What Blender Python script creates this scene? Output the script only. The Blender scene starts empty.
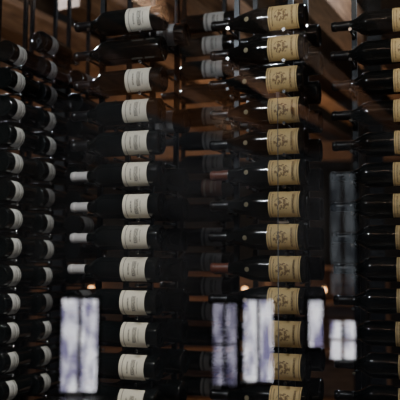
import bpy, math, random
from mathutils import Vector, Matrix
random.seed(4)
S=bpy.context.scene
# ---------------- materials ----------------
def mat(name,col,rough=.5,metal=0,coat=0,emis=None,es=0,spec=.5):
    m=bpy.data.materials.new(name); m.use_nodes=True
    b=m.node_tree.nodes['Principled BSDF']
    b.inputs['Base Color'].default_value=(*col,1); b.inputs['Roughness'].default_value=rough
    b.inputs['Metallic'].default_value=metal; b.inputs['Coat Weight'].default_value=coat
    b.inputs['Specular IOR Level'].default_value=spec
    if emis: 
        b.inputs['Emission Color'].default_value=(*emis,1); b.inputs['Emission Strength'].default_value=es
    return m
def noisy(m,c1,c2,scale=8,stretch=(1,1,1),target='Base Color'):
    nt=m.node_tree; N=nt.nodes; b=N['Principled BSDF']
    tc=N.new('ShaderNodeTexCoord'); mp=N.new('ShaderNodeMapping'); mp.inputs['Scale'].default_value=stretch
    no=N.new('ShaderNodeTexNoise'); no.inputs['Scale'].default_value=scale; no.inputs['Detail'].default_value=5
    r=N.new('ShaderNodeValToRGB'); r.color_ramp.elements[0].color=(*c1,1); r.color_ramp.elements[1].color=(*c2,1)
    r.color_ramp.elements[0].position=.35; r.color_ramp.elements[1].position=.65
    L=nt.links; L.new(tc.outputs['Object'],mp.inputs[0]); L.new(mp.outputs[0],no.inputs[0]); L.new(no.outputs[0],r.inputs[0]); L.new(r.outputs[0],b.inputs[target])
    return m
def label_mat(name,paper,ink,style):
    m=mat(name,paper,.65); nt=m.node_tree; N=nt.nodes; L=nt.links; b=N['Principled BSDF']
    uv=N.new('ShaderNodeUVMap'); sp=N.new('ShaderNodeSeparateXYZ'); L.new(uv.outputs[0],sp.inputs[0])
    U=sp.outputs[0]; V=sp.outputs[1]
    def M(op,a,c=None,d=None):
        n=N.new('ShaderNodeMath'); n.operation=op
        for i,x in enumerate((a,c,d)):
            if x is None: continue
            if isinstance(x,(int,float)): n.inputs[i].default_value=x
            else: L.new(x,n.inputs[i])
        return n.outputs[0]
    def band(x,c,w): return M('LESS_THAN',M('ABSOLUTE',M('SUBTRACT',x,c)),w)
    no=N.new('ShaderNodeTexNoise'); no.inputs['Scale'].default_value=1; no.inputs['Detail'].default_value=1
    cb=N.new('ShaderNodeCombineXYZ'); L.new(M('MULTIPLY',U,22),cb.inputs[0]); L.new(M('MULTIPLY',V,60),cb.inputs[1]); L.new(cb.outputs[0],no.inputs[0])
    letters=M('GREATER_THAN',no.outputs[0],.45)
    def text(u,w,v0,hw): return M('MULTIPLY',M('MULTIPLY',band(U,u,w),band(V,v0,hw)),letters)
    def add(*a):
        r=a[0]
        for x in a[1:]: r=M('MAXIMUM',r,x)
        return r
    if style=='A':
        k=add(text(.44,.08,.5,.26),text(.66,.03,.5,.2),text(.28,.02,.5,.2),band(U,.86,.015))
    elif style=='B':
        du=M('MULTIPLY',M('SUBTRACT',U,.55),1.0); dv=M('MULTIPLY',M('SUBTRACT',V,.5),1.15)
        rr=M('SQRT',M('ADD',M('POWER',du,2),M('POWER',dv,2)))
        n2=N.new('ShaderNodeTexNoise'); n2.inputs['Scale'].default_value=12; L.new(uv.outputs[0],n2.inputs[0])
        crest=M('MULTIPLY',M('LESS_THAN',rr,.24),M('GREATER_THAN',n2.outputs[0],.49))
        k=add(crest,text(.2,.035,.5,.32),text(.86,.02,.5,.33),band(U,.95,.01),band(U,.05,.01))
    else:
        k=add(text(.5,.07,.5,.3),text(.3,.03,.5,.25),band(U,.85,.05))
    mx=N.new('ShaderNodeMix'); mx.data_type='RGBA'
    n3=N.new('ShaderNodeTexNoise'); n3.inputs['Scale'].default_value=5
    tc=N.new('ShaderNodeTexCoord'); L.new(tc.outputs['Object'],n3.inputs[0])
    pr=N.new('ShaderNodeValToRGB'); pr.color_ramp.elements[0].color=(*[c*.75 for c in paper],1); pr.color_ramp.elements[1].color=(*paper,1)
    pr.color_ramp.elements[0].position=.3; pr.color_ramp.elements[1].position=.6
    L.new(n3.outputs[0],pr.inputs[0])
    L.new(M('MULTIPLY',k,.8),mx.inputs[0]); L.new(pr.outputs[0],mx.inputs[6]); mx.inputs[7].default_value=(*ink,1)
    L.new(mx.outputs[2],b.inputs['Base Color'])
    return m
glass=mat('bottle_glass_dark',(.004,.005,.005),.12,coat=.3)
noisy(glass,(.05,.05,.05),(.15,.15,.15),14,target='Roughness')
foil_dark=mat('foil_black',(.010,.009,.010),.3,.3)
foil_white=mat('foil_white',(.42,.40,.40),.4)
foil_red=mat('foil_red',(.16,.045,.025),.4)
gold=mat('seal_gold',(.35,.29,.18),.4,.3)
labA=label_mat('label_cream',(.84,.76,.62),(.05,.04,.04),'A')
labB=label_mat('label_yellow',(.84,.60,.27),(.16,.07,.03),'B')
labC=label_mat('label_grey',(.30,.29,.29),(.03,.03,.03),'C')
labL=label_mat('label_ivory',(.80,.79,.77),(.05,.04,.04),'C')
labR=label_mat('label_rust',(.15,.06,.04),(.3,.24,.19),'C')
steel=mat('steel_dark',(.025,.027,.03),.35,.8)
chrome=mat('steel_bright',(.75,.77,.8),.12,1)
line_rod_m=mat('line_rod_steel',(.16,.16,.17),.4,.7)
# ---------------- bottle mesh ----------------
BORD=[(.0,.004,0),(.022,.006,0),(.031,.0015,0),(.0345,0,0),(.037,.002,0),(.0378,.006,0),(.0378,.05,0),(.0378,.12,0),(.0378,.183,0),(.0370,.192,0),(.0345,.2005,0),(.030,.209,0),(.0245,.217,0),(.0195,.225,0),(.0165,.233,0),(.0150,.242,0),
      (.0153,.243,1),(.0148,.262,1),(.0143,.283,1),(.0143,.2845,1),(.0158,.286,1),(.0158,.293,1),(.0148,.296,1),(.0140,.300,1),(.0,.3005,1)]
BURG=[(.0,.004,0),(.022,.006,0),(.031,.0015,0),(.0355,0,0),(.0385,.002,0),(.0395,.007,0),(.0395,.05,0),(.0395,.14,0),(.0388,.152,0),(.0365,.166,0),(.0330,.180,0),(.0285,.195,0),(.0240,.209,0),(.0200,.222,0),(.0175,.234,0),(.0160,.243,0),
      (.0163,.244,1),(.0153,.262,1),(.0147,.283,1),(.0147,.2845,1),(.0160,.286,1),(.0160,.293,1),(.0150,.296,1),(.0142,.300,1),(.0,.3005,1)]
SEG=36
class MB:
    def __init__(s): s.v=[];s.f=[];s.m=[];s.uv=[];s.sm=[]
    def quad(s,idx,mi,uv=None,sm=True):
        s.f.append(idx); s.m.append(mi); s.sm.append(sm); s.uv.append(uv or [(0,0)]*len(idx))
    def bottle(s,M,prof,foil,lab,l0=.035,l1=.118,wrap=68,seal=None):
        o=len(s.v)
        for r,z,k in prof:
            for i in range(SEG):
                a=2*math.pi*i/SEG; s.v.append(M@Vector((r*math.cos(a),r*math.sin(a),z)))
        for j in range(len(prof)-1):
            mi=foil if prof[j+1][2]==1 else 0
            for i in range(SEG):
                i2=(i+1)%SEG
                s.quad((o+j*SEG+i,o+j*SEG+i2,o+(j+1)*SEG+i2,o+(j+1)*SEG+i),mi)
        if lab is not None: s.patch(M,max(p[0] for p in prof)+.0006,l0,l1,wrap,lab)
        if seal: 
            s.disc(M,prof,seal[0],seal[1],seal[2])
    def patch(s,M,r,z0,z1,wrap,mi,n=20):
        o=len(s.v); w=math.radians(wrap)
        for j in range(2):
            for i in range(n+1):
                a=-w+2*w*i/n; s.v.append(M@Vector((r*math.cos(a),r*math.sin(a),(z0,z1)[j])))
        for i in range(n):
            s.quad((o+i,o+i+1,o+n+1+i+1,o+n+1+i),mi,[(0,i/n),(0,(i+1)/n),(1,(i+1)/n),(1,i/n)])
    def disc(s,M,prof,zc,rad,mi):
        def R(z):
            for a,b in zip(prof[3:],prof[4:]):
                if a[1]<=z<=b[1]+1e-9: 
                    t=(z-a[1])/max(1e-9,b[1]-a[1]); return a[0]+(b[0]-a[0])*t
            return .03
        o=len(s.v); s.v.append(M@Vector((R(zc)+.0012,0,zc)))
        n=14
        for i in range(n):
            t=2*math.pi*i/n; z=zc+rad*math.cos(t); r=R(z)+.0012; a=rad*math.sin(t)/r
            s.v.append(M@Vector((r*math.cos(a),r*math.sin(a),z)))
        for i in range(n): s.quad((o,o+1+i,o+1+(i+1)%n),mi)
    def cyl(s,p,q,r,mi,n=10):
        p=Vector(p);q=Vector(q);d=(q-p).normalized(); t=Vector((0,0,1)) if abs(d.z)<.9 else Vector((1,0,0))
        u=d.cross(t).normalized(); w=d.cross(u); o=len(s.v)
        for c in (p,q):
            for i in range(n):
                a=2*math.pi*i/n; s.v.append(c+u*(r*math.cos(a))+w*(r*math.sin(a)))
        for i in range(n): s.quad((o+i,o+(i+1)%n,o+n+(i+1)%n,o+n+i),mi)
        s.quad(tuple(o+i for i in range(n))[::-1],mi,sm=False); s.quad(tuple(o+n+i for i in range(n)),mi,sm=False)
    def box(s,c,h,mi,rz=0):
        o=len(s.v); R=Matrix.Rotation(rz,3,'Z'); c=Vector(c)
        for x in (-1,1):
            for y in (-1,1):
                for z in (-1,1): s.v.append(c+R@Vector((x*h[0],y*h[1],z*h[2])))
        for f in ((0,1,3,2),(4,6,7,5),(0,4,5,1),(2,3,7,6),(0,2,6,4),(1,5,7,3)): s.quad(tuple(o+i for i in f),mi,sm=False)
    def make(s,name,mats,parent=None):
        me=bpy.data.meshes.new(name); me.from_pydata([tuple(v) for v in s.v],[],s.f)
        for m in mats: me.materials.append(m)
        me.polygons.foreach_set('material_index',s.m); me.polygons.foreach_set('use_smooth',s.sm)
        uvl=me.uv_layers.new(name='UVMap'); fl=[c for f in s.uv for p in f for c in p]; uvl.data.foreach_set('uv',fl)
        me.update(); ob=bpy.data.objects.new(name,me); S.collection.objects.link(ob); ob.parent=parent
        return ob
MATS=[glass,foil_dark,foil_white,foil_red,labA,labB,labC,labR,gold,labL]
G,FD,FW,FR,LA,LB,LC,LR,GO,LL=range(10)
def frame(base,axis,spin=0,lift=0):
    ax=Vector((axis[0],axis[1],lift)).normalized(); up=Vector((0,0,1))
    fr=ax.cross(up).normalized()
    if fr.y>0: fr=-fr
    if abs(axis[0])<.5 : 
        fr=ax.cross(up).normalized()
        if fr.x<0: fr=-fr
    y=ax.cross(fr)
    R=Matrix((fr,y,ax)).transposed()
    R=R@Matrix.Rotation(spin,3,'Z')
    return Matrix.Translation(base)@R.to_4x4()
def rack(name,base,axis,zs,ztop,zbot,body_t=.06,neck_t=.235,depth=.062):
    ax=Vector((axis[0],axis[1],0)).normalized(); fr=ax.cross(Vector((0,0,1))).normalized()
    if (fr.y>0 and abs(axis[0])>=.5) or (abs(axis[0])<.5 and fr.x<0): fr=-fr
    m=MB(); ang=math.atan2(ax.y,ax.x)
    for t,off,rb in ((body_t,.0378,.0378),(neck_t,.0165,.018)):
        c=Vector((base[0],base[1],0))+ax*t-fr*depth
        m.box((c.x,c.y,(ztop+zbot)/2),(.008,.006,(ztop-zbot)/2),0,ang)
        for z in zs:
            zz=z-off-.0065
            p=c+Vector((0,0,zz)); q=p+fr*(depth+.030)
            m.cyl(p,q,.0038,0); m.cyl(q,q+fr*.007,.0052,1,12)
    return m.make(name,[steel,chrome])
def column(base,axis,zs,kind,jit=.004,pegs=True,**k):
    m=MB()
    for n,z in enumerate(zs):
        r=kind(n)
        if r is None: continue
        prof,foil,lab,seal=r
        b=Vector((base[0],base[1],z))+Vector((axis[0],axis[1],0)).normalized()*random.uniform(-jit,jit)
        m.bottle(frame(b,axis,random.uniform(-.16,.16)+k.get('spin',0)),prof,foil,lab,k.get('l0',.035),k.get('l1',.118),k.get('wrap',68),seal)
    m.make('wine_bottles',MATS)
    if pegs: rack('wine_rack',base,axis,zs,4.0,0.0)
yaw=math.radians(20); AX=(-math.cos(yaw),math.sin(yaw))
rows=[1.9275+.0945*k for k in range(6,-8,-1)]
rowsA=[z-.006 for z in rows]
def kA(n):
    if n==1: return (BORD,FD,None,None)
    return (BORD,FW if n in(5,6,7,8) else FD,LA,None)
column((-.113,2.15),AX,rowsA,kA,l0=.033,l1=.112)
column((-.044,2.31),AX,rowsA,lambda n:(BORD,FD,None,None) if n>=5 else ((BORD,FD,LC,None) if n in(0,3) else None))
column((.315,2.15),AX,rows,lambda n:(BURG,FR if n in(8,5) else FD,LB,(.178,.0075,GO)),l0=.018,l1=.110,wrap=72)
column((.388,2.33),AX,rows,lambda n:(BORD,FD,None,None))
column((.690,2.15),AX,rows,lambda n:(BORD,FD,LB,None),l0=.022,l1=.112)
zc=[1.95+.095*k for k in range(8,-9,-1)]
column((.13,2.82),AX,zc,lambda n:(BORD,FR if n%4==0 else FD,LR if n in(7,) else LC,None) if n%5!=3 else (BORD,FD,None,None))
AL=(.30,.95)
zl=[2.37-.0945*k for k in range(-1,14)]
column((-.665,2.42),AL,zl,lambda n:(BORD,FD,LL,None),l0=.035,l1=.082,wrap=62,spin=.1)
zl2=[2.46-.0945*k for k in range(-1,14)]
column((-.590,2.60),AL,zl2,lambda n:(BORD,FD,LL if n%4!=2 else LC,None),l0=.035,l1=.078,wrap=60,spin=.1)
column((-.49,2.80),AL,zl,lambda n:(BORD,FD,LC if n%3==0 else None,None))
m=MB(); m.cyl((.221,2.07,0.0),(.221,2.07,2.23),.0013,0); m.box((.221,2.07,2.235),(.004,.004,.008),0); m.make('glass_line_rod',[line_rod_m])  # added rod, stands in for the vertical joint line in the glass
# ---------------- room ----------------
GY=1.95
wood=noisy(mat('beam_wood',(.2,.1,.05),.6),(.12,.06,.033),(.28,.155,.085),6,(1,12,12))
ceilm=noisy(mat('ceiling_dark',(.02,.018,.017),.8),(.010,.008,.007),(.022,.017,.014),2)
wallm=noisy(mat('wall_dark',(.03,.033,.038),.8),(.018,.017,.017),(.04,.036,.033),1.5)
plaster=noisy(mat('wall_plaster',(.2,.2,.21),.8),(.08,.085,.10),(.34,.34,.36),1.1)  # pale mottling put in so the glass reflects an uneven haze
floorm=noisy(mat('floor_wood',(.05,.035,.025),.4),(.03,.022,.016),(.07,.045,.03),5,(1,8,1))
def boxobj(name,c,h,m,rz=0,parent=None):
    b=MB(); b.box((0,0,0),h,0,0); o=b.make(name,[m],parent); o.location=c; o.rotation_euler=(0,0,rz); return o
boxobj('floor',(0,2,-.05),(4.5,8.2,.05),floorm)
boxobj('ceiling',(0,2,4.05),(4.5,8.2,.05),ceilm)
boxobj('wall_back',(0,10.05,2),(4.5,.05,2),wallm)
boxobj('wall_front',(0,-6.15,2),(4.5,.05,2),plaster)
boxobj('wall_left',(-4.55,2,2),(.05,8,2),wallm)
boxobj('wall_right',(4.55,2,2),(.05,8,2),wallm)
# glass partition of the cellar
gm=bpy.data.materials.new('partition_glass'); gm.use_nodes=True; nt=gm.node_tree; N=nt.nodes; L=nt.links
N.remove(N['Principled BSDF'])
tr=N.new('ShaderNodeBsdfTransparent'); tr.inputs[0].default_value=(.97,.98,.98,1)
gl=N.new('ShaderNodeBsdfGlossy'); gl.inputs['Roughness'].default_value=.004
mx=N.new('ShaderNodeMixShader'); mx.inputs[0].default_value=.075
L.new(tr.outputs[0],mx.inputs[1]); L.new(gl.outputs[0],mx.inputs[2]); L.new(mx.outputs[0],N['Material Output'].inputs[0])
boxobj('glass_partition',(0,GY,2),(4.45,.005,1.99),gm)
# roof beams
th=math.radians(26)
def beams(sgn,offs,cy,L,y0):
    D=Vector((math.sin(th),sgn*math.cos(th),0)); P=Vector((math.cos(th),-sgn*math.sin(th),0))
    for off in offs:
        c=P*off+D*cy+Vector((0,y0,0))
        boxobj('ceiling_beam',(c.x,c.y,3.2),(L,.075,.10),wood,math.atan2(D.y,D.x))
beams(1,(-4.1,-3.5,-2.9,-2.3,-1.7,-1.1,-.5),6.0,2.9,0)
beams(-1,(-3.2,-2.6,-2.0,-1.4,-.8),5.2,3.3,3.9)
boxobj('cross_beam',(0,7.9,2.98),(4.4,.08,.1),wood)
def winmat(name,c1,c2,s):
    m=bpy.data.materials.new(name); m.use_nodes=True; nt=m.node_tree; N=nt.nodes; L=nt.links
    N.remove(N['Principled BSDF']); e=N.new('ShaderNodeEmission'); e.inputs[1].default_value=s
    tc=N.new('ShaderNodeTexCoord'); no=N.new('ShaderNodeTexNoise'); no.inputs['Scale'].default_value=6; no.inputs['Detail'].default_value=4
    mp=N.new('ShaderNodeMapping'); mp.inputs['Scale'].default_value=(1.6,1,.5); L.new(tc.outputs['Object'],mp.inputs[0])
    r=N.new('ShaderNodeValToRGB'); r.color_ramp.elements[0].color=(*c1,1); r.color_ramp.elements[1].color=(*c2,1)
    r.color_ramp.elements[0].position=.38; r.color_ramp.elements[1].position=.6
    L.new(mp.outputs[0],no.inputs[0]); L.new(no.outputs[0],r.inputs[0]); L.new(r.outputs[0],e.inputs[0]); L.new(e.outputs[0],N['Material Output'].inputs[0]); return m
bright=winmat('daylight_pane',(.16,.14,.26),(.95,.93,1),10.5)
half=winmat('shaded_pane',(.08,.07,.13),(.46,.43,.56),6)
dim=winmat('grey_reflection_pane',(.2,.24,.3),(.8,.9,1),.6)
framem=mat('window_frame_paint',(.02,.02,.022),.5)
wn=[0]
def window(x0,x1,z0,z1,m,nv=0,nh=1,Y=-6.07,s=-1):
    wn[0]+=1
    e=bpy.data.objects.new('window_%d'%wn[0],None); S.collection.objects.link(e)
    b=MB(); b.box(((x0+x1)/2,Y,(z0+z1)/2),((x1-x0)/2,.01,(z1-z0)/2),0); b.make('pane',[m],e)
    b=MB(); t=.03
    for x in [x0-t,x1+t]+[x0+(x1-x0)*(i+1)/(nv+1) for i in range(nv)]:
        b.box((x,Y-s*.02,(z0+z1)/2),(t if x in(x0-t,x1+t) else .022,.03,(z1-z0)/2+2*t),0)
    for z in [z0-t,z1+t]+[z0+(z1-z0)*(i+1)/(nh+1) for i in range(nh)]:
        b.box(((x0+x1)/2,Y-s*.025,z),((x1-x0)/2,.03,t if z in(z0-t,z1+t) else .013),0)
    b.make('sash',[framem],e)
k=10/733
window(-135*k,-100*k,.0+.05,1.27,bright,1,0)
window(14*k,36*k,.15,1.22,half,1,1)
window(44*k,72*k,.2,1.27,bright,1,0)
window(108*k,121*k,.66,1.27,bright,0,0)
window(129*k,153*k,.5,1.0,bright,1,1)
window(130*k,154*k,1.35,3.0,dim,1,3)  # dim glowing pane added in place of reflected grey architecture
for x,y in ((-.95,5.0),(.62,5.4),(1.35,6.2),(-1.9,7),(1.05,4.4)):
    b=MB(); b.box((x,y,2),(.012,.05,2),0); b.box((x,y-.05,2),(.045,.006,2),0); b.box((x,y+.05,2),(.045,.006,2),0); b.box((x,y,.01),(.09,.09,.01),0); b.make('steel_column',[steel])
tb=MB(); 
n=40; tb.cyl((.27,3.3,.99),(.27,3.3,1.02),.32,0,n); tb.cyl((.27,3.3,.03),(.27,3.3,.99),.035,1,16); tb.cyl((.27,3.3,0),(.27,3.3,.03),.22,1,n)
tb.make('bar_table',[wood,steel])
green=mat('green_glass',(.10,.20,.03),.12,coat=.5)
b=MB(); b.bottle(Matrix.Translation((.245,3.2,1.0205)),BORD,1,2,wrap=70); b.make('standing_wine_bottle',[green,gold,labB])
# invented shelving and glowing lamps, added for warm orange spots behind the bottles
sh=MB(); X0,X1,SY=-1.5,1.7,6.9
for x in (X0,-.45,.62,X1): sh.box((x,SY,.85),(.03,.18,.85),0)
for z in (.05,.5,.95,1.4,1.72): sh.box(((X0+X1)/2,SY,z),((X1-X0)/2,.18,.02),0)
sh.box(((X0+X1)/2,SY+.19,.86),((X1-X0)/2,.01,.86),0)
sh.make('warm_glow_shelf',[wood])
glow_m=mat('orange_glow',(1,.6,.3),.5,emis=(1,.5,.2),es=7)
for x in (-1.0,-.22,.13,.42,1.15):
    p=MB(); p.cyl((x,SY-.08,1.421),(x,SY-.08,1.435),.03,0,20); p.cyl((x,SY-.08,1.435),(x,SY-.08,1.50),.006,0); 
    p.cyl((x,SY-.08,1.50),(x,SY-.08,1.54),.02,1,16); p.cyl((x,SY-.08,1.54),(x,SY-.08,1.56),.03,0,20)
    p.make('added_glow_lamp',[steel,glow_m])
# ---------------- lights ----------------
def area(name,loc,tgt,size,power,col,sy=None):
    l=bpy.data.lights.new(name,'AREA'); l.energy=power; l.color=col; l.size=size
    if sy: l.shape='RECTANGLE'; l.size_y=sy
    o=bpy.data.objects.new(name,l); S.collection.objects.link(o); o.location=loc
    o.rotation_euler=(Vector(tgt)-Vector(loc)).to_track_quat('-Z','Y').to_euler(); return o
area('cellar_light',(.1,.1,3.45),(.1,2.2,1.75),.2,100,(1,.93,.80))
area('cellar_light_b',(-.75,1.0,2.9),(-.65,2.5,1.9),.1,18,(.92,.96,1))
area('beam_uplight_back',(.6,5.5,1.9),(.2,6.0,3.4),.6,28,(1,.72,.48))  # unseen uplight added to bring out the back beams
area('shelf_fill',(.2,5.9,2.7),(.2,6.9,1.2),.3,16,(1,.65,.38))  # unseen fill added to warm the invented shelf
area('beam_uplight_front',(.6,-2.0,2.0),(.4,-2.4,3.4),.6,36,(1,.74,.52))  # hidden uplight added so the front beams show in the glass
area('haze_fill',(.3,-3.6,3.7),(.2,-6.1,1.6),.5,22,(.85,.92,1))  # unseen lamp added on the front wall to lift the reflected haze
area('rim_light',(1.6,3.6,3.5),(.2,2.2,2),.09,42,(.85,.92,1))  # this and the next: unseen lamps added for glints on the bottles
area('rim_light_b',(-1.2,3.7,3.4),(-.3,2.3,2),.09,32,(.85,.92,1))
w=bpy.data.worlds.new('World'); S.world=w; w.use_nodes=True
w.node_tree.nodes['Background'].inputs[0].default_value=(.6,.75,1,1); w.node_tree.nodes['Background'].inputs[1].default_value=.05
# ---------------- camera ----------------
c=bpy.data.cameras.new('camera'); co=bpy.data.objects.new('camera',c); S.collection.objects.link(co); S.camera=co
c.lens=66; c.sensor_width=36; c.clip_start=.02
co.matrix_world=Matrix.Translation((0,0,1.75))@Matrix.Rotation(math.radians(95),4,'X')@Matrix.Rotation(math.radians(.35),4,'Z')
c.dof.use_dof=True; c.dof.focus_distance=2.13; c.dof.aperture_fstop=3.2
